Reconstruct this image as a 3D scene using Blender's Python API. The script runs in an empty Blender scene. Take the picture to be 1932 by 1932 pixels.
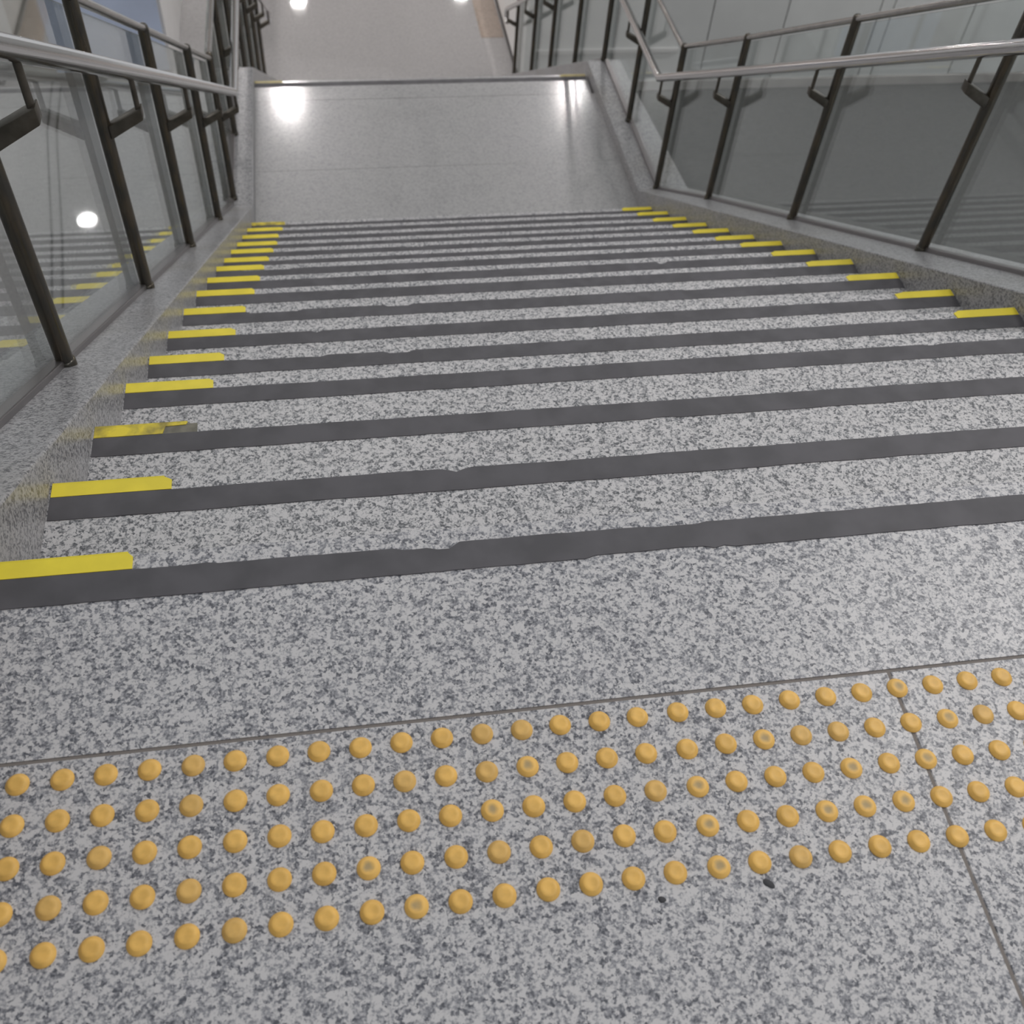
import bpy, bmesh, math, random
from mathutils import Vector, Matrix
random.seed(7)
scene = bpy.context.scene
COL = scene.collection

# ------------------------------------------------------------------ layout (metres)
R = 0.1774                       # riser
W = 2.369                        # stair width, left kerb face at x = 0
NOSE, BAND = 0.028, 0.047        # granite lip and grey strip on every step
YB = [-0.215, 0.0671, 0.3534, 0.6443, 0.9138, 1.1977, 1.4914, 1.7814,
      2.0608, 2.3401, 2.6107, 2.8896, 3.1669, 3.4507, 3.7383, 4.0208]   # far edge of each grey strip
EDGE = [y + NOSE for y in YB]
ZL = -16 * R                     # middle landing
Y2 = 5.835                       # front edge of the landing
ZF = ZL - 13 * R                 # concourse floor
JY = -0.483                      # joint in front of the tactile studs

# ------------------------------------------------------------------ helpers
def link(name, me, mat=None, parent=None):
    o = bpy.data.objects.new(name, me)
    COL.objects.link(o)
    if mat:
        for m in (mat if isinstance(mat, (list, tuple)) else [mat]):
            me.materials.append(m)
    if parent is not None:
        o.parent = parent
        o.matrix_parent_inverse = Matrix.Translation(-Vector(parent_loc(parent)))
    return o

def parent_loc(p):
    v = Vector(p.location)
    while p.parent is not None:
        p = p.parent
    return v

def thing(name, label, cat, loc, group=None):
    o = bpy.data.objects.new(name, None)
    o.empty_display_size = 0.1
    COL.objects.link(o)
    o.location = loc
    return tag(o, label, cat, group)

def tag(o, label, cat, group=None):
    o['label'] = label
    o['category'] = cat
    if group:
        o['group'] = group
    return o

def struct(name, me, mat):
    o = link(name, me, mat)
    o['kind'] = 'structure'
    return o

def part(name, me, mat, root, parent=None, label=None):
    """root: the Empty of the thing, parent: part it belongs to (or None)"""
    o = bpy.data.objects.new(name, me)
    COL.objects.link(o)
    for m in (mat if isinstance(mat, (list, tuple)) else [mat]):
        me.materials.append(m)
    if parent is None:
        o.parent = root
        o.location = -Vector(root.location)
    else:
        o.parent = parent
    if label:
        o['label'] = label
    return o

def bm_mesh(bm, name, smooth=False):
    me = bpy.data.meshes.new(name)
    bmesh.ops.recalc_face_normals(bm, faces=bm.faces)
    bm.to_mesh(me)
    bm.free()
    if smooth:
        for p in me.polygons:
            p.use_smooth = True
    return me

def add_box(bm, x0, x1, y0, y1, z0, z1, bev=0.0, seg=2):
    b = bmesh.new()
    vs = [b.verts.new((x, y, z)) for x in (x0, x1) for y in (y0, y1) for z in (z0, z1)]
    for f in ((0, 1, 3, 2), (4, 6, 7, 5), (0, 4, 5, 1), (2, 3, 7, 6), (0, 2, 6, 4), (1, 5, 7, 3)):
        b.faces.new([vs[i] for i in f])
    bmesh.ops.recalc_face_normals(b, faces=b.faces)
    if bev:
        bmesh.ops.bevel(b, geom=b.edges[:], offset=bev, segments=seg, affect='EDGES', profile=0.5)
    merge(bm, b)

def merge(bm, b):
    me = bpy.data.meshes.new('tmp')
    b.to_mesh(me)
    b.free()
    bm.from_mesh(me)
    bpy.data.meshes.remove(me)

def box(x0, x1, y0, y1, z0, z1, bev=0.0, name='box', seg=2):
    bm = bmesh.new()
    add_box(bm, x0, x1, y0, y1, z0, z1, bev, seg)
    return bm_mesh(bm, name)

def add_prism(bm, poly, x0, x1, bev=0.0):
    """poly: list of (y, z), extruded along x"""
    b = bmesh.new()
    a = [b.verts.new((x0, y, z)) for y, z in poly]
    c = [b.verts.new((x1, y, z)) for y, z in poly]
    b.faces.new(a)
    b.faces.new(list(reversed(c)))
    n = len(poly)
    for i in range(n):
        b.faces.new([a[i], c[i], c[(i + 1) % n], a[(i + 1) % n]])
    bmesh.ops.recalc_face_normals(b, faces=b.faces)
    if bev:
        bmesh.ops.bevel(b, geom=b.edges[:], offset=bev, segments=2, affect='EDGES', profile=0.5)
    merge(bm, b)

def add_quadstrip_prism(bm, path, w, h, bev=0.0):
    """rectangular bar following a path in space (section w along x, h along z)"""
    b = bmesh.new()
    rings = []
    for p in path:
        x, y, z = p
        rings.append([b.verts.new((x + sx * w / 2, y, z + sz * h / 2)) for sx, sz in ((-1, -1), (1, -1), (1, 1), (-1, 1))])
    for r, s in zip(rings, rings[1:]):
        for i in range(4):
            b.faces.new([r[i], r[(i + 1) % 4], s[(i + 1) % 4], s[i]])
    b.faces.new(rings[0])
    b.faces.new(list(reversed(rings[-1])))
    bmesh.ops.recalc_face_normals(b, faces=b.faces)
    if bev:
        es = [e for e in b.edges if e.calc_length() > 0.2]
        bmesh.ops.bevel(b, geom=es, offset=bev, segments=2, affect='EDGES', profile=0.5)
    merge(bm, b)

def add_tube(bm, path, r, n=18):
    pts = [Vector(p) for p in path]
    t = [(pts[i + 1] - pts[i]).normalized() for i in range(len(pts) - 1)]
    u = t[0].orthogonal().normalized()
    rings = []
    b = bmesh.new()
    for i, p in enumerate(pts):
        if i == 0:
            tan, ta = t[0], t[0]
        elif i == len(pts) - 1:
            tan, ta = t[-1], t[-1]
        else:
            tan, ta = (t[i - 1] + t[i]).normalized(), t[i - 1]
        if i > 0:
            prev = t[i - 1]
            u = (u - prev * u.dot(prev)).normalized()
        v = ta.cross(u).normalized()
        ring = []
        for k in range(n):
            a = 2 * math.pi * k / n
            q = u * math.cos(a) * r + v * math.sin(a) * r
            d = q.dot(tan)
            q = q - ta * (d / max(0.3, ta.dot(tan)))      # mitre
            ring.append(b.verts.new(p + q))
        rings.append(ring)
        if 0 < i < len(pts) - 1:
            rot = t[i - 1].rotation_difference(t[i])
            u = rot @ u
    for ra, rb in zip(rings, rings[1:]):
        for k in range(n):
            b.faces.new([ra[k], ra[(k + 1) % n], rb[(k + 1) % n], rb[k]])
    b.faces.new(list(reversed(rings[0])))
    b.faces.new(rings[-1])
    merge(bm, b)

def smooth_by_angle(me, deg=40):
    for p in me.polygons:
        p.use_smooth = True
    me.set_sharp_from_angle(angle=math.radians(deg))
    return me

# ------------------------------------------------------------------ materials
def new_mat(name):
    m = bpy.data.materials.new(name)
    m.use_nodes = True
    nt = m.node_tree
    for n in list(nt.nodes):
        nt.nodes.remove(n)
    out = nt.nodes.new('ShaderNodeOutputMaterial')
    return m, nt, out

def srgb(r, g, b):
    f = lambda c: (c / 255 / 12.92) if c / 255 <= 0.04045 else ((c / 255 + 0.055) / 1.055) ** 2.4
    return (f(r), f(g), f(b), 1)

def ramp(nt, stops, src, interp='LINEAR'):
    r = nt.nodes.new('ShaderNodeValToRGB')
    r.color_ramp.interpolation = interp
    els = r.color_ramp.elements
    while len(els) < len(stops):
        els.new(0.5)
    for e, (p, c) in zip(els, stops):
        e.position = p
        e.color = c
    nt.links.new(src, r.inputs['Fac'])
    return r.outputs['Color']

def granite(name, dark, mid, light, rough=0.3, scale=1.0, contrast=1.0, bump=0.0, stain=0.0, stain_col=None, spec=0.5, coat=0.0, coat_rough=0.1):
    m, nt, out = new_mat(name)
    N, L = nt.nodes, nt.links
    geo = N.new('ShaderNodeNewGeometry')
    wob = N.new('ShaderNodeTexNoise')
    wob.inputs['Scale'].default_value = 210 * scale
    wob.inputs['Detail'].default_value = 2
    L.new(geo.outputs['Position'], wob.inputs['Vector'])
    sub = N.new('ShaderNodeVectorMath'); sub.operation = 'SUBTRACT'
    L.new(wob.outputs['Color'], sub.inputs[0]); sub.inputs[1].default_value = (0.5, 0.5, 0.5)
    scl = N.new('ShaderNodeVectorMath'); scl.operation = 'SCALE'
    L.new(sub.outputs[0], scl.inputs[0]); scl.inputs['Scale'].default_value = 0.010 / scale
    add = N.new('ShaderNodeVectorMath'); add.operation = 'ADD'
    L.new(geo.outputs['Position'], add.inputs[0]); L.new(scl.outputs[0], add.inputs[1])
    vo = N.new('ShaderNodeTexVoronoi')
    vo.inputs['Scale'].default_value = 190 * scale
    L.new(add.outputs[0], vo.inputs['Vector'])
    sep = N.new('ShaderNodeSeparateColor')
    L.new(vo.outputs['Color'], sep.inputs['Color'])
    big = N.new('ShaderNodeTexNoise')
    big.inputs['Scale'].default_value = 75 * scale
    big.inputs['Detail'].default_value = 2.5
    L.new(geo.outputs['Position'], big.inputs['Vector'])
    fine = N.new('ShaderNodeTexNoise')
    fine.inputs['Scale'].default_value = 260 * scale
    fine.inputs['Detail'].default_value = 2.0
    L.new(geo.outputs['Position'], fine.inputs['Vector'])
    m1 = N.new('ShaderNodeMath'); m1.operation = 'MULTIPLY_ADD'      # cell*0.42 + ...
    L.new(sep.outputs[0], m1.inputs[0]); m1.inputs[1].default_value = 0.46
    m2 = N.new('ShaderNodeMath'); m2.operation = 'MULTIPLY'
    L.new(fine.outputs['Fac'], m2.inputs[0]); m2.inputs[1].default_value = 0.92
    m3 = N.new('ShaderNodeMath'); m3.operation = 'MULTIPLY_ADD'
    L.new(big.outputs['Fac'], m3.inputs[0]); m3.inputs[1].default_value = 0.42
    L.new(m2.outputs[0], m3.inputs[2])
    L.new(m3.outputs[0], m1.inputs[2])
    # value is 0.46*U + 0.46 + 0.21, centred on 0.9
    c = 0.14 / contrast
    col = ramp(nt, [(max(0.0, 0.80 - 1.2 * c) / 1.5, dark), (0.83 / 1.5, mid), ((0.87 + 0.9 * c) / 1.5, light)],
               scale_val(nt, m1.outputs[0], 1 / 1.5))
    if stain:
        st = N.new('ShaderNodeTexNoise')
        st.inputs['Scale'].default_value = 2.3
        st.inputs['Detail'].default_value = 4
        L.new(geo.outputs['Position'], st.inputs['Vector'])
        fac = ramp(nt, [(0.48, (0, 0, 0, 1)), (0.72, (stain, stain, stain, 1))], st.outputs['Fac'])
        mx = N.new('ShaderNodeMix'); mx.data_type = 'RGBA'; mx.blend_type = 'MULTIPLY'
        L.new(fac, mx.inputs['Factor']); L.new(col, mx.inputs['A'])
        mx.inputs['B'].default_value = stain_col or (0.72, 0.67, 0.58, 1)
        col = mx.outputs['Result']
    bs = N.new('ShaderNodeBsdfPrincipled')
    L.new(col, bs.inputs['Base Color'])
    bs.inputs['Roughness'].default_value = rough
    bs.inputs['Specular IOR Level'].default_value = spec
    bs.inputs['Coat Weight'].default_value = coat
    bs.inputs['Coat Roughness'].default_value = coat_rough
    rn = N.new('ShaderNodeTexNoise')
    rn.inputs['Scale'].default_value = 9
    rn.inputs['Detail'].default_value = 5
    L.new(geo.outputs['Position'], rn.inputs['Vector'])
    mr = N.new('ShaderNodeMapRange')
    mr.inputs['To Min'].default_value = rough * 0.75
    mr.inputs['To Max'].default_value = rough * 1.25
    L.new(rn.outputs['Fac'], mr.inputs['Value'])
    L.new(mr.outputs['Result'], bs.inputs['Roughness'])
    L.new(bs.outputs[0], out.inputs['Surface'])
    return m

def scale_val(nt, s, k):
    n = nt.nodes.new('ShaderNodeMath'); n.operation = 'MULTIPLY'
    nt.links.new(s, n.inputs[0]); n.inputs[1].default_value = k
    return n.outputs[0]

def plain(name, col, rough=0.5, metal=0.0, noise=0.0, nscale=30.0, col2=None, spec=0.5, stretch=None):
    m, nt, out = new_mat(name)
    bs = nt.nodes.new('ShaderNodeBsdfPrincipled')
    bs.inputs['Base Color'].default_value = col
    bs.inputs['Roughness'].default_value = rough
    bs.inputs['Metallic'].default_value = metal
    bs.inputs['Specular IOR Level'].default_value = spec
    if noise:
        geo = nt.nodes.new('ShaderNodeNewGeometry')
        src = geo.outputs['Position']
        if stretch:
            mp = nt.nodes.new('ShaderNodeMapping')
            mp.inputs['Scale'].default_value = stretch
            nt.links.new(src, mp.inputs['Vector'])
            src = mp.outputs['Vector']
        nz = nt.nodes.new('ShaderNodeTexNoise')
        nz.inputs['Scale'].default_value = nscale
        nz.inputs['Detail'].default_value = 4
        nt.links.new(src, nz.inputs['Vector'])
        c2 = col2 or tuple(c * (1 - noise) for c in col[:3]) + (1,)
        c = ramp(nt, [(0.38, c2), (0.62, col)], nz.outputs['Fac'])
        nt.links.new(c, bs.inputs['Base Color'])
    nt.links.new(bs.outputs[0], out.inputs['Surface'])
    return m

def glass_mat(name, tint, ior=1.52, rough=0.0):
    m, nt, out = new_mat(name)
    tr = nt.nodes.new('ShaderNodeBsdfTransparent')
    tr.inputs['Color'].default_value = tint
    gl = nt.nodes.new('ShaderNodeBsdfGlossy')
    gl.inputs['Roughness'].default_value = rough
    gl.inputs['Color'].default_value = (0.97, 1.0, 0.99, 1)
    lw = nt.nodes.new('ShaderNodeLayerWeight')          # Schlick reflectance, same on both faces of the pane
    lw.inputs['Blend'].default_value = 0.5
    pw = nt.nodes.new('ShaderNodeMath'); pw.operation = 'POWER'
    nt.links.new(lw.outputs['Facing'], pw.inputs[0]); pw.inputs[1].default_value = 5.0
    fr = nt.nodes.new('ShaderNodeMath'); fr.operation = 'MULTIPLY_ADD'
    f0 = ((ior - 1) / (ior + 1)) ** 2
    nt.links.new(pw.outputs[0], fr.inputs[0]); fr.inputs[1].default_value = 1 - f0; fr.inputs[2].default_value = f0
    mx = nt.nodes.new('ShaderNodeMixShader')
    nt.links.new(fr.outputs[0], mx.inputs[0])
    nt.links.new(tr.outputs[0], mx.inputs[1])
    nt.links.new(gl.outputs[0], mx.inputs[2])
    nt.links.new(mx.outputs[0], out.inputs['Surface'])
    return m

def emit(name, col, strength):
    m, nt, out = new_mat(name)
    e = nt.nodes.new('ShaderNodeEmission')
    e.inputs['Color'].default_value = col
    e.inputs['Strength'].default_value = strength
    nt.links.new(e.outputs[0], out.inputs['Surface'])
    return m

G_DARK, G_MID, G_LIGHT = (0.092, 0.095, 0.112, 1), (0.325, 0.325, 0.345, 1), (0.60, 0.583, 0.583, 1)
M_FLOOR = granite('granite_flamed', G_DARK, G_MID, G_LIGHT, rough=0.42, contrast=0.85)
M_STEP = granite('granite_steps', (0.10, 0.103, 0.112, 1), (0.34, 0.34, 0.35, 1), (0.60, 0.583, 0.583, 1), rough=0.45)
M_LAND = granite('granite_landing', (0.285, 0.285, 0.287, 1), (0.35, 0.345, 0.345, 1), (0.40, 0.392, 0.392, 1), rough=0.42, scale=0.6, coat=0.5, coat_rough=0.14)
M_KERB = granite('granite_kerb', (0.15, 0.15, 0.16, 1), (0.31, 0.305, 0.31, 1), (0.47, 0.46, 0.465, 1), rough=0.33, stain=0.5)
M_HALL = granite('granite_concourse', (0.26, 0.255, 0.255, 1), (0.30, 0.295, 0.295, 1), (0.34, 0.33, 0.33, 1), rough=0.035, scale=0.5)
M_BROWN = granite('granite_brown', (0.235, 0.19, 0.155, 1), (0.28, 0.228, 0.19, 1), (0.32, 0.262, 0.22, 1), rough=0.05, scale=0.5)
M_DARKFLOOR = granite('dark_paving', (0.062, 0.062, 0.062, 1), (0.08, 0.08, 0.079, 1), (0.10, 0.10, 0.098, 1), rough=0.45, scale=0.6)
M_STRIP = plain('antislip_grey', (0.104, 0.099, 0.108, 1), 0.62, noise=0.25, nscale=14)
M_YELLOW = plain('yellow_marker', (0.96, 0.78, 0.055, 1), 0.5, noise=0.10, nscale=16)
M_YELLOW_DIRTY = plain('yellow_dirty', (0.90, 0.72, 0.055, 1), 0.55, noise=0.5, nscale=26, col2=(0.36, 0.29, 0.06, 1))
M_YELLOW_PALE = plain('yellow_faded', (0.56, 0.47, 0.22, 1), 0.5, noise=0.12, nscale=16)
M_RESIDUE = plain('glue_residue', (0.23, 0.215, 0.17, 1), 0.7, noise=0.3, nscale=50)
M_STUD = plain('amber_plastic', (0.92, 0.545, 0.135, 1), 0.48, noise=0.16, nscale=60)
M_STUD_FADED = plain('amber_faded', (0.82, 0.50, 0.145, 1), 0.5, noise=0.15, nscale=60)
def worn_stud():
    m, nt, out = new_mat('amber_worn')
    tc = nt.nodes.new('ShaderNodeTexCoord')
    geo = nt.nodes.new('ShaderNodeNewGeometry')
    ln = nt.nodes.new('ShaderNodeVectorMath'); ln.operation = 'LENGTH'
    nt.links.new(tc.outputs['Object'], ln.inputs[0])
    nz = nt.nodes.new('ShaderNodeTexNoise'); nz.inputs['Scale'].default_value = 140
    nt.links.new(geo.outputs['Position'], nz.inputs['Vector'])
    ad = nt.nodes.new('ShaderNodeMath'); ad.operation = 'MULTIPLY_ADD'
    nt.links.new(nz.outputs['Fac'], ad.inputs[0]); ad.inputs[1].default_value = 0.004
    nt.links.new(ln.outputs['Value'], ad.inputs[2])
    c = ramp(nt, [(0.0075, (0.43, 0.315, 0.16, 1)), (0.0088, (0.56, 0.385, 0.15, 1)), (0.0112, (0.90, 0.54, 0.14, 1))], ad.outputs[0])
    bs = nt.nodes.new('ShaderNodeBsdfPrincipled')
    bs.inputs['Roughness'].default_value = 0.52
    nt.links.new(c, bs.inputs['Base Color'])
    nt.links.new(bs.outputs[0], out.inputs['Surface'])
    return m
M_STUD_WORN = worn_stud()
M_POST = plain('bronzed_steel', (0.085, 0.080, 0.070, 1), 0.27, 0.75, noise=0.45, nscale=18, col2=(0.125, 0.105, 0.078, 1), stretch=(3, 3, 0.7))
M_BRACKET = plain('bracket_steel', (0.13, 0.115, 0.095, 1), 0.42, 0.7, noise=0.3, nscale=25)
M_RAIL = plain('satin_steel', (0.66, 0.64, 0.635, 1), 0.13, 1.0)
M_TOPRAIL = plain('grey_steel', (0.46, 0.44, 0.42, 1), 0.2, 1.0, noise=0.15, nscale=20)
M_SHOE = plain('base_channel_steel', (0.30, 0.28, 0.28, 1), 0.35, 0.85)
M_GLASS = glass_mat('balustrade_glass', (0.945, 0.962, 0.962, 1), ior=1.68)
M_GROUT = plain('grout', srgb(128, 121, 116), 0.85)
M_WALL_PANEL = plain('pale_wall_panel', (0.68, 0.69, 0.68, 1), 0.45, noise=0.06, nscale=2.5)
M_WALL_STONE = plain('stone_wall', (0.42, 0.40, 0.38, 1), 0.4, noise=0.12, nscale=3)
M_WHITE = plain('white_paint', (0.70, 0.69, 0.68, 1), 0.5, noise=0.05, nscale=4)
M_BLUE = plain('blue_panel', (0.60, 0.69, 0.88, 1), 0.35, noise=0.12, nscale=1.6)
M_BROWNWALL = plain('brown_stone', (0.36, 0.335, 0.30, 1), 0.4, noise=0.15, nscale=5)
M_DARKTRIM = plain('dark_trim', (0.055, 0.052, 0.05, 1), 0.5)
M_CEIL = plain('white_ceiling', (0.62, 0.61, 0.60, 1), 0.7)
M_CHEWING = plain('black_gum', (0.05, 0.05, 0.055, 1), 0.7)
M_LAMPRING = plain('lamp_ring', (0.75, 0.75, 0.75, 1), 0.35, 0.3)
M_LAMP = emit('lamp_lit', (1.0, 0.95, 0.93, 1), 340)

# ------------------------------------------------------------------ upper floor
SX = 1.1767                      # joint running towards the viewer
bm = bmesh.new()
g = 0.0022
add_box(bm, -1.6, SX - g, -3.6, JY - g, -0.06, 0.0, 0.0012, 1)
add_box(bm, SX + g, 5.0, -3.6, JY - g, -0.06, 0.0, 0.0012, 1)
me = bm_mesh(bm, 'floor')
bm = bmesh.new()
add_box(bm, -1.6, 5.0, -3.6, JY + 0.01, -0.30, -0.0012)
grout = bm_mesh(bm, 'floor_bed')
floor = struct('floor', me, M_FLOOR)
bed = struct('floor', grout, M_GROUT)

# ------------------------------------------------------------------ staircase
def ragged_strip(x0, x1, y0, y1, z, seed, notch_far=(), notch_near=()):
    """thin strip with a worn outline: notches are (x_start, x_end, depth)"""
    rnd = random.Random(seed)
    bm = bmesh.new()
    n = 150
    far, near = [], []
    f = b = 0.0
    for i in range(n + 1):
        x = x0 + (x1 - x0) * i / n
        f = 0.7 * f + rnd.uniform(-1, 1) * 0.0006
        b = 0.7 * b + rnd.uniform(-1, 1) * 0.0006
        df = sum(d for a, c, d in notch_far if a <= x <= c)
        db = sum(d for a, c, d in notch_near if a <= x <= c)
        far.append((x, y1 + f - df))
        near.append((x, y0 + b + db))
    t = 0.0016
    vt = [[bm.verts.new((x, y, z + t)) for x, y in r] for r in (near, far)]
    vb = [[bm.verts.new((x, y, z)) for x, y in r] for r in (near, far)]
    for i in range(n):
        bm.faces.new([vt[0][i], vt[0][i + 1], vt[1][i + 1], vt[1][i]])
        bm.faces.new([vb[0][i], vb[0][i + 1], vt[0][i + 1], vt[0][i]])
        bm.faces.new([vt[1][i], vt[1][i + 1], vb[1][i + 1], vb[1][i]])
    bm.faces.new([vb[0][0], vt[0][0], vt[1][0], vb[1][0]])
    bm.faces.new([vb[0][n], vb[1][n], vt[1][n], vt[0][n]])
    return bm_mesh(bm, 'anti_slip_strip')

def marker_mesh(x0, x1, yb, z, mirror=False, torn=False, seed=0):
    """yellow tape wrapped over the front lip, free end chamfered"""
    rnd = random.Random(seed)
    t = 0.0022
    ya, yc = yb + 0.0005, yb + NOSE - 0.0035 + 0.0035
    bm = bmesh.new()
    c = rnd.uniform(0.006, 0.013)
    ce = rnd.uniform(0.004, 0.008)
    def prism(pts, z0, z1):
        a = [bm.verts.new((x, y, z0)) for x, y in pts]
        b = [bm.verts.new((x, y, z1)) for x, y in pts]
        bm.faces.new(b)
        n = len(pts)
        for i in range(n):
            bm.faces.new([a[i], a[(i + 1) % n], b[(i + 1) % n], b[i]])
    if torn:
        pts = [(x0, ya), (x1 - 0.060, ya), (x1 - 0.055, yc - 0.009), (x1 - 0.016, yc - 0.007), (x1 - 0.014, yc), (x0, yc)]
    elif not mirror:
        pts = [(x0, ya), (x1, ya), (x1, yc - ce), (x1 - c, yc), (x0, yc)]
    else:
        pts = [(x0 + 0.004, ya), (x1, ya), (x1, yc), (x0 + c * 2.2, yc), (x0, yc - ce)]
    prism(pts, z, z + t)
    # fold down over the front edge
    xa, xb = (x0, x1 - c) if not mirror else (x0 + c * 2.2, x1)
    if torn:
        xb = x1 - 0.014
    add_box(bm, xa, xb, yc - 0.0002, yc + 0.0016, z - 0.018, z + t)
    return bm_mesh(bm, 'yellow_marker')

ORD = ['', 'first', 'second', 'third', 'fourth', 'fifth', 'sixth', 'seventh', 'eighth', 'ninth', 'tenth', 'eleventh',
       'twelfth', 'thirteenth', 'fourteenth', 'fifteenth', 'sixteenth', 'seventeenth', 'eighteenth', 'nineteenth',
       'twentieth', 'twenty-first', 'twenty-second', 'twenty-third']

NOTCH_FAR = {1: [(0.55, 0.63, 0.006), (0.60, 0.63, 0.004), (0.255, 0.30, -0.001), (0.905, 0.985, 0.003), (0.30, 0.54, 0.002)],
             2: [(0.655, 0.675, 0.006), (0.64, 0.69, 0.003)],
             4: [(1.9, 1.93, 0.004)],
             5: [(0.60, 0.66, 0.007), (0.40, 0.44, 0.005), (0.25, 0.40, 0.003)],
             6: [(0.4, 0.42, 0.007)],
             7: [(0.2, 0.36, 0.006), (1.6, 1.72, 0.004), (0.62, 0.70, 0.006)],
             9: [(1.72, 1.75, 0.012)], 10: [(0.1, 0.3, 0.005)], 12: [(0.8, 0.9, 0.005)]}
NOTCH_NEAR = {1: [(0.82, 0.98, 0.0045), (1.0, 1.02, 0.003)], 3: [(1.1, 1.14, 0.003)]}

def build_step(root, k, y_prev, yb, z, z_bot, x1, strips=True, first=False):
    edge = yb + NOSE
    bm = bmesh.new()
    b = bmesh.new()
    add_box(b, 0.0, x1, y_prev, edge, z_bot, z)
    es = [e for e in b.edges if all(abs(v.co.y - edge) < 1e-5 and abs(v.co.z - z) < 1e-5 for v in e.verts)]
    bmesh.ops.bevel(b, geom=es, offset=0.003, segments=3, affect='EDGES', profile=0.5)
    merge(bm, b)
    s = part('step', bm_mesh(bm, 'step'), M_LAND if k == 101 else (M_STEP if not first else M_FLOOR), root)
    if strips:
        part('anti_slip_strip', ragged_strip(0.002, x1 - 0.002, yb - BAND, yb, z, k,
             NOTCH_FAR.get(k, ()), NOTCH_NEAR.get(k, ())), M_STRIP, root, s, 'dark grey anti-slip strip')
        rl = random.Random(k * 13 + 1)
        dl = rl.uniform(-0.006, 0.006)
        part('yellow_marker', marker_mesh(0.003, 0.191 + dl, yb, z, False, k == 3, k),
             M_YELLOW_PALE if k > 100 else (M_YELLOW_DIRTY if k in (3, 16) else M_YELLOW), root, s, 'yellow marker tape at the left end')
        if k == 3:
            part('glue_residue', box(0.132, 0.196, yb + 0.001, yb + NOSE - 0.004, z, z + 0.0008, 0, 'glue_residue'),
                 M_RESIDUE, root, s, 'brown glue left by torn tape')
        part('yellow_marker', marker_mesh(x1 - 0.188 + dl, x1 - 0.004, yb, z, True, False, k + 50),
             M_YELLOW_PALE if k > 100 else M_YELLOW, root, s, 'yellow marker tape at the right end')
    return s

stair = thing('staircase', 'upper granite stair flight with grey anti-slip strips and yellow edge markers leading to the landing',
              'stairs', (W / 2, EDGE[0], 0))
for k in range(1, 17):
    z = -(k - 1) * R
    y_prev = JY + 0.0022 if k == 1 else EDGE[k - 2]
    zb = z - R - 0.09 if k > 1 else z - R - 0.02
    if k == 16:
        zb = z - R - 0.05
    build_step(stair, k, y_prev, YB[k - 1], z, zb, W, True, k == 1)

# landing slabs
WL = 2.345                       # the landing narrows a little
bm = bmesh.new()
ys = [EDGE[15] + 0.001, 4.795, 5.587]
for a, b_ in zip(ys, ys[1:]):
    for xa, xb in ((0.001, W),):
        add_box(bm, xa, xb, a + 0.0009, b_ - 0.0009, ZL - 0.05, ZL, 0.0008, 1)
landing = struct('floor', bm_mesh(bm, 'floor_landing'), M_LAND)
struct('floor', box(0.001, W, EDGE[15] + 0.001, 5.587, ZL - 0.28, ZL - 0.0025, 0, 'floor_landing_bed'), M_GROUT)

# lower flight (only its first edge shows from the photograph)
stair2 = thing('staircase', 'lower stair flight dropping from the far edge of the landing to the concourse', 'stairs', (W / 2, Y2, ZL))
T2 = 0.2825
prev = 5.5885
for k in range(1, 14):
    z = ZL - (k - 1) * R
    yb = Y2 - NOSE + (k - 1) * T2
    build_step(stair2, 100 + k, prev, yb, z, z - R - (0.09 if k < 12 else 0.0), WL - 0.02, True, False)
    prev = yb + NOSE
END2 = prev

# ------------------------------------------------------------------ kerbs beside the stairs
def kerbL(y):
    if y < -0.45: return -0.0494 + 0.6226 * 0.45
    if y < 4.344: return -0.0494 - 0.6226 * y
    if y < 5.87: return -2.754
    return -2.754 - 0.615 * (y - 5.87)
def kerbR(y):
    if y < -0.45: return -0.074 + 0.616 * 0.45
    if y < 4.351: return -0.074 - 0.616 * y
    if y < 5.87: return -2.754
    return -2.754 - 0.615 * (y - 5.87)

def kerb_mesh(fn, inner, outer, y_end, knee):
    """inner(y), outer(y) give the x of both faces"""
    ys = [-3.0, -0.45, knee, 5.87, y_end]
    drop = [0.40, 0.40, 0.42, 0.55, 0.55]
    bm = bmesh.new()
    rings = []
    for y, d in zip(ys, drop):
        z = fn(y if y > -0.45 else -0.4501) if y > -0.45 else fn(-0.46)
        zb = max(z - d - 0.25, ZF) if y < y_end - 0.01 else max(z - d, ZF)
        if y < 0: zb = -0.5
        rings.append([bm.verts.new(p) for p in ((inner(y), y, zb), (inner(y), y, z), (outer(y), y, z), (outer(y), y, zb))])
    for a, b in zip(rings, rings[1:]):
        for i in range(4):
            bm.faces.new([a[i], a[(i + 1) % 4], b[(i + 1) % 4], b[i]])
    bm.faces.new(rings[0])
    bm.faces.new(list(reversed(rings[-1])))
    bmesh.ops.recalc_face_normals(bm, faces=bm.faces)
    top = [e for e in bm.edges if all(abs(v.co.z - (fn(v.co.y) if v.co.y > -0.44 else fn(-0.46))) < 0.012 for v in e.verts) and abs(e.verts[0].co.y - e.verts[1].co.y) > 0.1]
    bmesh.ops.bevel(bm, geom=top, offset=0.004, segments=2, affect='EDGES', profile=0.5)
    return bm_mesh(bm, 'trim')

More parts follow.
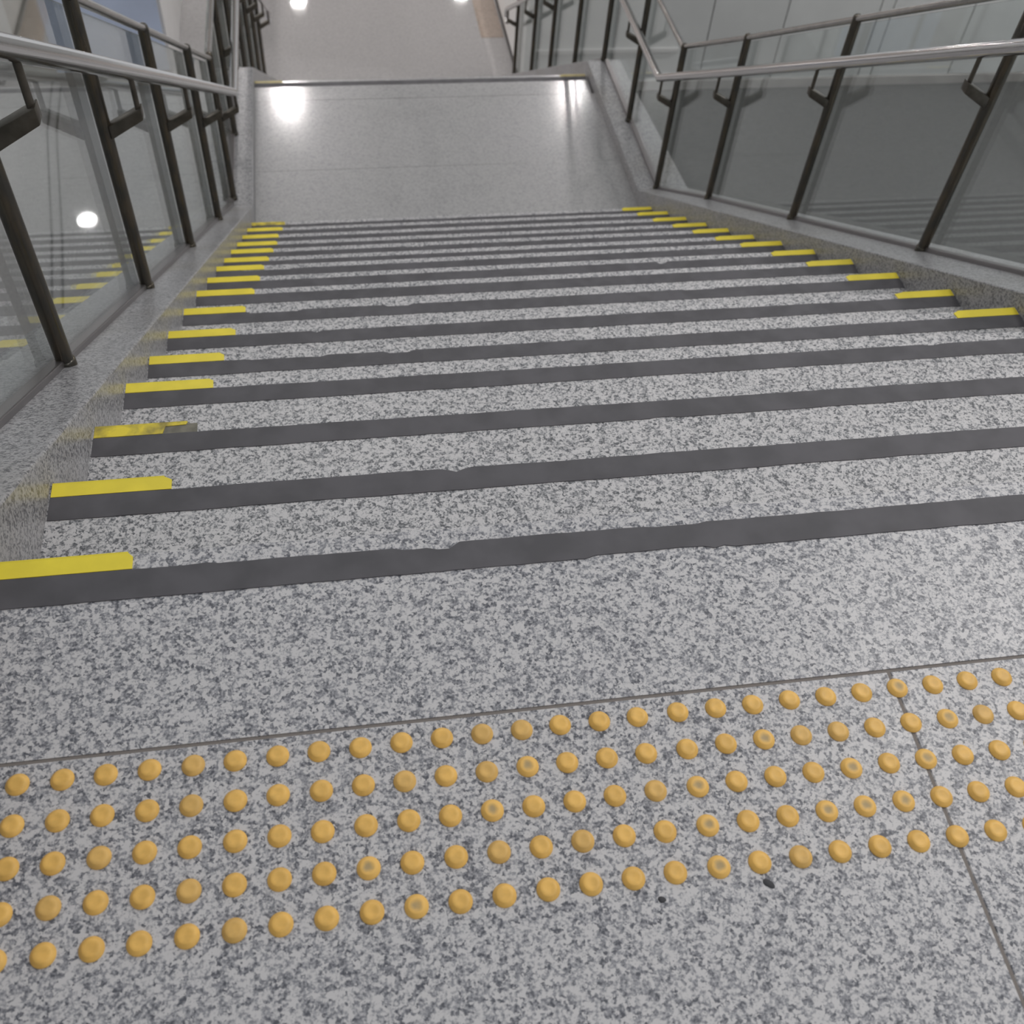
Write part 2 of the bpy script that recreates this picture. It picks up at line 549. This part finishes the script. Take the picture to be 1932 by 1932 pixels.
def lin(y, a, b):
    return a[1] + (b[1] - a[1]) * min(1, max(0, (y - a[0]) / (b[0] - a[0])))
innerR = lambda y: lin(y, (4.35, W), (5.9, 2.335)) if y < 6 else 2.335
outerR = lambda y: lin(y, (4.35, 2.69), (5.9, 2.57)) if y < 6 else 2.57
struct('trim_1', kerb_mesh(kerbL, lambda y: 0.0, lambda y: -0.30, 9.25, 4.344), M_KERB)
struct('trim_2', kerb_mesh(kerbR, innerR, outerR, 9.40, 4.351), M_KERB)

# ------------------------------------------------------------------ balustrades
def build_railing(side, label):
    left = side < 0
    fk = kerbL if left else kerbR
    if left:
        posts = [-0.27, 0.69, 1.626, 2.57, 3.575, 4.41, 5.08, 5.86, 6.62, 7.38, 8.15, 8.90]
        px = lambda y: -0.112
        hx = lambda y: -0.012
        hz = lambda y: 0.671 - 0.6205 * y
        tz = lambda y: 0.8745 - 0.622 * y
        yk_h, yk_t = 4.375, 4.38
    else:
        posts = [-0.27, 0.70, 1.69, 2.67, 3.66, 4.355, 5.105, 5.87, 6.71, 7.59, 8.39, 9.28]
        px = lambda y: lin(y, (3.66, 2.545), (4.36, 2.485)) if y < 4.37 else lin(y, (4.36, 2.485), (5.9, 2.455))
        hx = lambda y: lin(y, (3.66, 2.447), (4.40, 2.388)) if y < 4.41 else lin(y, (4.40, 2.388), (5.9, 2.355))
        hz = lambda y: 0.680 - 0.616 * y
        tz = lambda y: 0.867 - 0.617 * y
        yk_h, yk_t = 4.40, 4.38
    zh_l, zt_l = hz(yk_h), tz(yk_t)
    def rail_z(y):
        if y < -0.45: return hz(-0.45)
        if y < yk_h: return hz(y)
        if y < 5.87: return zh_l
        return zh_l - 0.615 * (y - 5.87)
    def top_z(y):
        if y < -0.45: return tz(-0.45)
        if y < yk_t: return tz(y)
        if y < 5.87: return zt_l
        return zt_l - 0.615 * (y - 5.87)
    root = thing('glass_railing', label, 'railing', (px(posts[0]), posts[0], fk(posts[0])))
    s = side                                         # -1: stairs are at +x
    gx = lambda y: px(y) + s * 0.0255
    y_end = posts[-1]
    brk = [-0.45, 3.66, 4.36, 5.87, y_end] if not left else [-0.45, 4.38, 5.87, y_end]
    # handrail with its end turned down
    hp = [-1.4, -0.45] + ([3.66] if not left else []) + [yk_h, 5.87, y_end + 0.06]
    path = [(hx(y), y, rail_z(y)) for y in hp]
    e = path[-1]
    path += [(e[0], e[1] + 0.035, e[2] - 0.03), (e[0], e[1] + 0.045, e[2] - 0.07), (e[0], e[1] + 0.03, e[2] - 0.11), (e[0], e[1] - 0.03, e[2] - 0.125)]
    bm = bmesh.new()
    add_tube(bm, path, 0.0225, 24)
    part('handrail', smooth_by_angle(bm_mesh(bm, 'handrail')), M_RAIL, root, label='thick satin steel handrail')
    tp = [-1.4, -0.45] + ([3.66] if not left else []) + [yk_t, 5.87, y_end]
    bm = bmesh.new()
    add_tube(bm, [(px(y), y, top_z(y)) for y in tp], 0.0135, 18)
    part('top_rail', smooth_by_angle(bm_mesh(bm, 'top_rail')), M_TOPRAIL, root, label='thin steel top rail on the post tops')
    # base channel
    bm = bmesh.new()
    for sx, w, h in ((0.0, 0.030, 0.022),):
        ys = [-1.4, -0.45] + ([3.66, 4.351] if not left else [4.344]) + [5.87, y_end]
        add_quadstrip_prism(bm, [(gx(y) - s * 0.012, y, fk(y) + h / 2 - 0.004) for y in ys], w, h, 0.003)
    part('base_channel', bm_mesh(bm, 'base_channel'), M_SHOE, root)
    # posts with brackets
    for i, y in enumerate(posts):
        bm = bmesh.new()
        zt, zb = top_z(y), fk(y)
        slope = 0.62 if (y < 4.3 or y > 5.9) else 0.0
        # round tube with a domed cap, standing in a short collar
        x = px(y)
        rp = 0.0190
        prof = [(0.0, zb - 0.03), (0.0225, zb - 0.03), (0.0225, zb + 0.016), (0.0205, zb + 0.020), (rp, zb + 0.021),
                (rp, zt + 0.004), (rp * 0.93, zt + 0.011), (rp * 0.72, zt + 0.0165), (rp * 0.38, zt + 0.0195), (0.0, zt + 0.0205)]
        n = 24
        rings = [[bm.verts.new((x + q * math.cos(2 * math.pi * i / n), y + q * math.sin(2 * math.pi * i / n), z)) for i in range(n)]
                 for q, z in prof[1:-1]]
        for r0, r1 in zip(rings, rings[1:]):
            for i in range(n):
                bm.faces.new([r0[i], r0[(i + 1) % n], r1[(i + 1) % n], r1[i]])
        bm.faces.new(list(reversed(rings[0])))
        tipv = bm.verts.new((x, y, prof[-1][1]))
        for i in range(n):
            bm.faces.new([rings[-1][i], rings[-1][(i + 1) % n], tipv])
        p = part('post', smooth_by_angle(bm_mesh(bm, 'post'), 35), M_POST, root)
        # bracket: sloping plate and thin rod
        zr = rail_z(y)
        bm = bmesh.new()
        x_in, x_out = px(y) - s * 0.015, hx(y)
        pl = [(x_in, zr - 0.190), (x_out - s * 0.010, zr - 0.133), (x_out - s * 0.010, zr - 0.098), (x_in, zr - 0.150)]
        b = bmesh.new()
        a0 = [b.verts.new((x, y - 0.016, z)) for x, z in pl]
        a1 = [b.verts.new((x, y + 0.016, z)) for x, z in pl]
        b.faces.new(a0); b.faces.new(list(reversed(a1)))
        for q in range(4):
            b.faces.new([a0[q], a1[q], a1[(q + 1) % 4], a0[(q + 1) % 4]])
        bmesh.ops.recalc_face_normals(b, faces=b.faces)
        bmesh.ops.bevel(b, geom=b.edges[:], offset=0.003, segments=2, affect='EDGES', profile=0.5)
        merge(bm, b)
        add_tube(bm, [(x_out, y, zr - 0.118), (x_out, y, zr - 0.018)], 0.0075, 12)
        part('bracket', smooth_by_angle(bm_mesh(bm, 'bracket'), 35), M_BRACKET, root, p)
    # panes between the posts
    for a, c in zip(posts, posts[1:]):
        ys = [a + 0.001] + [q for q in (yk_t, 5.87, 3.66, 4.351 if not left else 4.344) if a + 0.03 < q < c - 0.03] + [c - 0.001]
        ys = sorted(set(ys))
        bm = bmesh.new()
        t = 0.005
        rings = []
        for y in ys:
            z0, z1 = fk(y) + 0.006, top_z(y) - 0.02
            rings.append([bm.verts.new((gx(y) + dx, y, z)) for dx, z in ((-t, z0), (t, z0), (t, z1), (-t, z1))])
        for r0, r1 in zip(rings, rings[1:]):
            for q in range(4):
                bm.faces.new([r0[q], r0[(q + 1) % 4], r1[(q + 1) % 4], r1[q]])
        part('glass_panel', bm_mesh(bm, 'glass_panel'), M_GLASS, root)
    return root

build_railing(-1, 'glass railing on the left kerb with dark posts and a satin steel handrail')
build_railing(1, 'glass railing on the right kerb with dark posts, kinked at the landing')

# ------------------------------------------------------------------ tactile studs
S, X0, Y0, GAP = 0.05, 0.0757, -0.5106, 0.0635
ROWN = ['row nearest the stairs', 'second row from the stairs', 'middle row', 'fourth row from the stairs', 'row farthest from the stairs']
WORN = {(1, 12), (2, 11), (2, 16), (3, 19), (2, 20), (4, 16), (3, 21), (0, 22), (1, 18), (2, 25), (3, 8), (2, 22), (4, 9), (3, 16), (3, 20), (1, 23)}
FADED = {(0, 12), (3, 11), (1, 11), (1, 9), (3, 1), (2, 2), (3, 4), (0, 4), (1, 4), (0, 11), (4, 5), (2, 15), (3, 13), (4, 18), (1, 19), (1, 20), (1, 24)}

def stud_mesh(name, top_mat_index):
    prof = [(0.0138, 0.0), (0.0137, 0.0010), (0.0131, 0.0019), (0.0098, 0.0051), (0.0089, 0.0056), (0.0060, 0.0057), (0.0045, 0.0055), (0.0, 0.0054)]
    n = 40
    bm = bmesh.new()
    rings = []
    for r, z in prof[:-1]:
        rings.append([bm.verts.new((r * math.cos(2 * math.pi * i / n), r * math.sin(2 * math.pi * i / n), z)) for i in range(n)])
    for j, (a, b) in enumerate(zip(rings, rings[1:])):
        for i in range(n):
            f = bm.faces.new([a[i], a[(i + 1) % n], b[(i + 1) % n], b[i]])
            if j >= 5:
                f.material_index = top_mat_index
    c = bm.verts.new((0, 0, prof[-1][1]))
    for i in range(n):
        f = bm.faces.new([rings[-1][i], rings[-1][(i + 1) % n], c])
        f.material_index = top_mat_index
    bm.faces.new(list(reversed(rings[0])))
    me = bm_mesh(bm, name)
    return smooth_by_angle(me, 32)

MESH_STUD = {}
for key, idx, mats in (('fresh', 0, (M_STUD, M_STUD)), ('faded', 0, (M_STUD_FADED, M_STUD_FADED)), ('worn', 0, (M_STUD_WORN, M_STUD_WORN))):
    me = stud_mesh('tactile_stud_' + key, idx)
    for m in mats:
        me.materials.append(m)
    MESH_STUD[key] = me
rs = random.Random(3)
for r in range(5):
    lo, hi = 0, 44                # the rows run on to the right-hand kerb
    for c in range(lo, hi + 1):
        key = 'worn' if (r, c) in WORN else ('faded' if (r, c) in FADED else 'fresh')
        o = bpy.data.objects.new('tactile_stud', MESH_STUD[key])
        COL.objects.link(o)
        x = X0 + S * (c + (GAP if c > 15 else 0.0)) + rs.uniform(-0.0006, 0.0006)
        y = Y0 - S * r + rs.uniform(-0.0006, 0.0006)
        o.location = (x, y, 0.0)
        o.rotation_euler = (0, 0, rs.uniform(0, 6.28))
        look = {'fresh': 'amber', 'faded': 'faded amber', 'worn': 'grey-worn amber'}[key]
        if c == 22:
            where = 'sitting on the slab joint'
        elif c > 22:
            where = ORD[c - 22] + ' right of the slab joint'
        elif c >= 11:
            where = ORD[22 - c] + ' left of the slab joint'
        else:
            where = ORD[c + 1] + ' from the left photo edge'
        tag(o, '%s floor stud, %s, %s' % (look, where, ROWN[r]), 'tactile stud', 'amber tactile studs on the upper floor')

# small black specks of gum on the floor
def gum(x, y, r, seed, label):
    rnd = random.Random(seed)
    bm = bmesh.new()
    n = 18
    k = [rnd.uniform(0.6, 1.2) for _ in range(n)]
    k = [(k[i - 1] + k[i] + k[(i + 1) % n]) / 3 for i in range(n)]
    base = [bm.verts.new((r * k[i] * math.cos(2 * math.pi * i / n), 0.7 * r * k[i] * math.sin(2 * math.pi * i / n), 0)) for i in range(n)]
    mid = [bm.verts.new((0.7 * v.co.x, 0.7 * v.co.y, 0.0012)) for v in base]
    for i in range(n):
        bm.faces.new([base[i], base[(i + 1) % n], mid[(i + 1) % n], mid[i]])
    bm.faces.new(mid)
    bm.faces.new(list(reversed(base)))
    o = link('chewing_gum', smooth_by_angle(bm_mesh(bm, 'chewing_gum'), 60), M_CHEWING)
    o.location = (x, y, 0.0)
    o.rotation_euler = (0, 0, -0.35)
    tag(o, label, 'gum', 'black gum spots on the upper floor')
    return o
gum(0.9320, -0.7368, 0.0080, 4, 'larger black gum spot on the granite just beyond the studs')
gum(0.8035, -0.7385, 0.0060, 9, 'smaller black gum spot left of the larger one on the granite')

# ------------------------------------------------------------------ lower concourse
bm = bmesh.new()
add_box(bm, -9.0, 2.60, -2.0, 26.0, ZF - 0.2, ZF)
struct('floor', bm_mesh(bm, 'floor_concourse'), M_HALL)
struct('floor', box(2.60, 14.0, -2.0, 9.42, ZF - 0.2, ZF, 0, 'floor_side'), M_DARKFLOOR)
# brown tile border beside the right wall
bm = bmesh.new()
for i in range(5):
    y = 10.59 + i * 0.62
    add_box(bm, 2.29, 2.555, y + 0.002, y + 0.618, ZF, ZF + 0.003, 0.001, 1)
struct('trim_3', bm_mesh(bm, 'trim_3'), M_BROWN)
# floor channel seen through the left glass
bm = bmesh.new()
pts = [(-2.40, 10.6), (-2.337, 10.10), (-2.275, 8.92), (-2.05, 7.23), (-1.95, 6.3), (-1.86, 5.3)]
for off, wd in ((-0.045, 0.018), (0.045, 0.018)):
    add_quadstrip_prism(bm, [(x + off, y, ZF + 0.002) for x, y in pts], wd, 0.006)
struct('trim_4', bm_mesh(bm, 'trim_4'), M_DARKTRIM)

# right-hand wall of pale panels: corner block beyond the side floor
YW, ZC = 9.42, 0.70
bm = bmesh.new()
add_box(bm, 2.60, 14.0, YW + 0.03, YW + 0.4, ZF, -1.2)
add_box(bm, 2.60, 2.9, YW + 0.4, 25.9, ZF, ZF + 0.9)
struct('wall_right', bm_mesh(bm, 'wall_right'), M_GROUT)
bm = bmesh.new()
joints = [2.585, 3.55, 4.57, 5.40, 6.45, 6.60, 7.55, 8.5, 9.5, 10.5, 11.5, 12.5, 13.9]
for a, c in zip(joints, joints[1:]):
    for z0, z1 in ((ZF + 0.11, -3.3), (-3.3, -1.2)):
        add_box(bm, a + 0.006, c - 0.006, YW, YW + 0.03, z0 + 0.004, z1 - 0.004, 0.003, 1)
struct('wall_right', bm_mesh(bm, 'wall_cladding'), M_WALL_PANEL)
bm = bmesh.new()
for i in range(8):
    y = YW + i * 2.0
    add_box(bm, 2.578, 2.60, y + 0.004, y + 1.996, ZF + 0.07, ZF + 0.9, 0.003, 1)
struct('wall_right', bm_mesh(bm, 'wall_cladding_side'), M_WHITE)
bm = bmesh.new()
add_box(bm, 2.60, 13.9, YW - 0.012, YW + 0.03, ZF, ZF + 0.11, 0.003, 1)
struct('baseboard_right', bm_mesh(bm, 'baseboard_right'), M_WALL_STONE)
struct('baseboard_right', box(2.572, 2.60, YW, 25.9, ZF, ZF + 0.07, 0.003, 'baseboard_dark'), M_DARKTRIM)
struct('trim_5', box(2.70, 4.26, YW - 0.03, YW, ZF + 0.455, ZF + 0.50, 0.004, 'trim_5'), M_WHITE)

# left side: blue panel wall, white return, brown column
struct('wall_left', box(-2.28, -1.10, 9.78, 14.0, ZF, ZF + 1.62, 0.01, 'wall_left'), M_WHITE)
bp_ = tag(link('wall_panel', box(-2.26, -1.135, 9.75, 9.78, ZF + 0.16, ZF + 1.55, 0.004, 'wall_panel'), M_BLUE),
          'large plain blue panel on the wall end seen through the left glass', 'panel')
struct('baseboard_left', box(-2.27, -1.11, 9.745, 9.78, ZF, ZF + 0.158, 0.004, 'baseboard_left'), M_WALL_STONE)
struct('wall_left', box(-2.62, -2.285, 9.85, 10.6, ZF, ZF + 1.62, 0.015, 'wall_pier'), M_BROWNWALL)
bm = bmesh.new()
for i in range(6):
    add_box(bm, -2.66 - (i + 1) * 1.0 + 0.005, -2.66 - i * 1.0 - 0.005, 10.2, 10.25, ZF, ZC, 0.003, 1)
struct('wall_left', bm_mesh(bm, 'wall_left_panels'), M_WALL_PANEL)
struct('wall_back', box(-9.0, 2.6, 26.0, 26.2, ZF, ZC, 0, 'wall_back'), M_WALL_STONE)

# ceilings with round downlights
struct('ceiling', box(-9.0, 14.0, 9.0, 26.2, ZC, ZC + 0.25, 0, 'ceiling'), M_CEIL)
struct('ceiling', box(-9.0, -1.75, -2.0, 9.0, ZC, ZC + 0.25, 0, 'ceiling_left'), M_CEIL)
struct('ceiling', box(5.1, 14.0, -2.0, 9.0, ZC, ZC + 0.25, 0, 'ceiling_right'), M_CEIL)

def lamp_mesh(r):
    n = 40
    bm = bmesh.new()
    c = [bm.verts.new((r * math.cos(2 * math.pi * i / n), r * math.sin(2 * math.pi * i / n), 0.004)) for i in range(n)]
    bm.faces.new(list(reversed(c)))
    me = bm_mesh(bm, 'diffuser')
    for p in me.polygons:
        if p.normal.z > 0:
            p.flip()
    return me
def ring_mesh(r):
    n = 40
    bm = bmesh.new()
    prof = [(r, 0.012), (r, 0.0), (r + 0.008, -0.006), (r + 0.02, -0.004), (r + 0.022, 0.012)]
    rings = [[bm.verts.new((q * math.cos(2 * math.pi * i / n), q * math.sin(2 * math.pi * i / n), z)) for i in range(n)] for q, z in prof]
    for a, b in zip(rings, rings[1:] + rings[:1]):
        for i in range(n):
            bm.faces.new([a[i], a[(i + 1) % n], b[(i + 1) % n], b[i]])
    return bm_mesh(bm, 'ring', True)
def downlight(loc, dmesh, rmesh, label, group):
    e = thing('ceiling_light', label, 'light', loc, group)
    for nm, me in (('diffuser', dmesh), ('ring', rmesh)):
        o = bpy.data.objects.new(nm, me)
        COL.objects.link(o)
        o.parent = e
    return e
LD, LR = lamp_mesh(0.155), ring_mesh(0.155)
LD2 = lamp_mesh(0.155)
LD2.materials.append(emit('lamp_added_bright', (1.0, 0.985, 0.97, 1), 560))  # stronger emission for the added right-hand downlights
LD.materials.append(M_LAMP); LR.materials.append(M_LAMPRING)
names_x = {-3.93: 'left', -0.02: 'middle', 3.69: 'right'}
for j, y in enumerate((11.5, 15.35, 19.2, 23.0)):
    for x in (-7.8, -3.93, -0.02, 3.69):
        if x > 3 and 15 < y < 20:
            continue
        yy = y + 0.25 if (x > 3 and y > 20) else y
        downlight((x, yy, ZC - 0.013), LD, LR, 'round lit downlight in the concourse ceiling, mirrored in the polished floor', 'concourse ceiling lights')

for y in (7.67,):
    for x in (-7.8, -3.93, 7.6, 11.4):  # the unseen right-hand pair is added to light the pale wall panels
        downlight((x, y, ZC - 0.013), LD2 if x > 0 else LD, LR, 'round lit downlight in the ceiling beside the stairs, unseen above the lower floor', 'ceiling lights beside the stairs')

# ------------------------------------------------------------------ light above the upper floor
def area(name, loc, size, power, col=(1, 0.97, 0.95), target=None):
    l = bpy.data.lights.new(name, 'AREA')
    l.shape = 'DISK'
    l.size = size
    l.energy = power
    l.color = col
    o = bpy.data.objects.new(name, l)
    COL.objects.link(o)
    o.location = loc
    if target:
        d = Vector(target) - Vector(loc)
        o.rotation_euler = d.to_track_quat('-Z', 'Y').to_euler()
    return o
area('ceiling_lamp', (3.3, 1.0, 3.1), 0.5, 50)
area('ceiling_lamp', (2.6, -2.2, 3.1), 0.5, 28)
area('ceiling_lamp', (0.2, 3.6, 3.1), 0.6, 30)
area('ceiling_lamp', (3.4, 5.4, 3.1), 0.5, 30)

w = bpy.data.worlds.new('World')
scene.world = w
w.use_nodes = True
nt = w.node_tree                                     # the hall is brighter on the right of the stairs than on the left
bg = nt.nodes['Background']
tc = nt.nodes.new('ShaderNodeTexCoord')
sx = nt.nodes.new('ShaderNodeSeparateXYZ')
nt.links.new(tc.outputs['Generated'], sx.inputs[0])
ma = nt.nodes.new('ShaderNodeMath'); ma.operation = 'MULTIPLY_ADD'
nt.links.new(sx.outputs['X'], ma.inputs[0]); ma.inputs[1].default_value = 0.32; ma.inputs[2].default_value = 0.5
mb = nt.nodes.new('ShaderNodeMath'); mb.operation = 'MULTIPLY_ADD'
nt.links.new(sx.outputs['Y'], mb.inputs[0]); mb.inputs[1].default_value = 0.30
nt.links.new(ma.outputs[0], mb.inputs[2])
wr = ramp(nt, [(0.0, (0.10, 0.108, 0.118, 1)), (0.5, (0.40, 0.415, 0.43, 1)), (1.0, (0.66, 0.68, 0.70, 1))], mb.outputs[0])
nt.links.new(wr, bg.inputs['Color'])
bg.inputs['Strength'].default_value = 1.0

# ------------------------------------------------------------------ camera
cam = bpy.data.cameras.new('camera')
co = bpy.data.objects.new('camera', cam)
COL.objects.link(co)
RT = Vector((0.9870691, -0.1474619, 0.0628450))
DN = Vector((-0.0792001, -0.7895154, -0.6085991))
FW = Vector((0.1393623, 0.5957520, -0.7909852))
m = Matrix((RT, -DN, -FW)).transposed().to_4x4()
m.translation = Vector((0.50111, -1.08273, 1.21346))
co.matrix_world = m
cam.sensor_fit = 'HORIZONTAL'
cam.sensor_width = 36.0
cam.lens = 36.0 * 1993.95 / 1932
cam.clip_start = 0.02
cam.clip_end = 200
cam.dof.use_dof = True
cam.dof.focus_distance = 1.75
cam.dof.aperture_fstop = 6.8
scene.camera = co

scene.view_settings.view_transform = 'Standard'
scene.view_settings.look = 'None'
scene.view_settings.gamma = 1.0
scene.view_settings.use_curve_mapping = False
scene.view_settings.exposure = 0.0
scene.cycles.use_denoising = True
scene.cycles.max_bounces = 12
scene.cycles.transparent_max_bounces = 24
scene.cycles.glossy_bounces = 6
scene.cycles.caustics_reflective = False
scene.cycles.caustics_refractive = False
scene.cycles.sample_clamp_indirect = 6.0
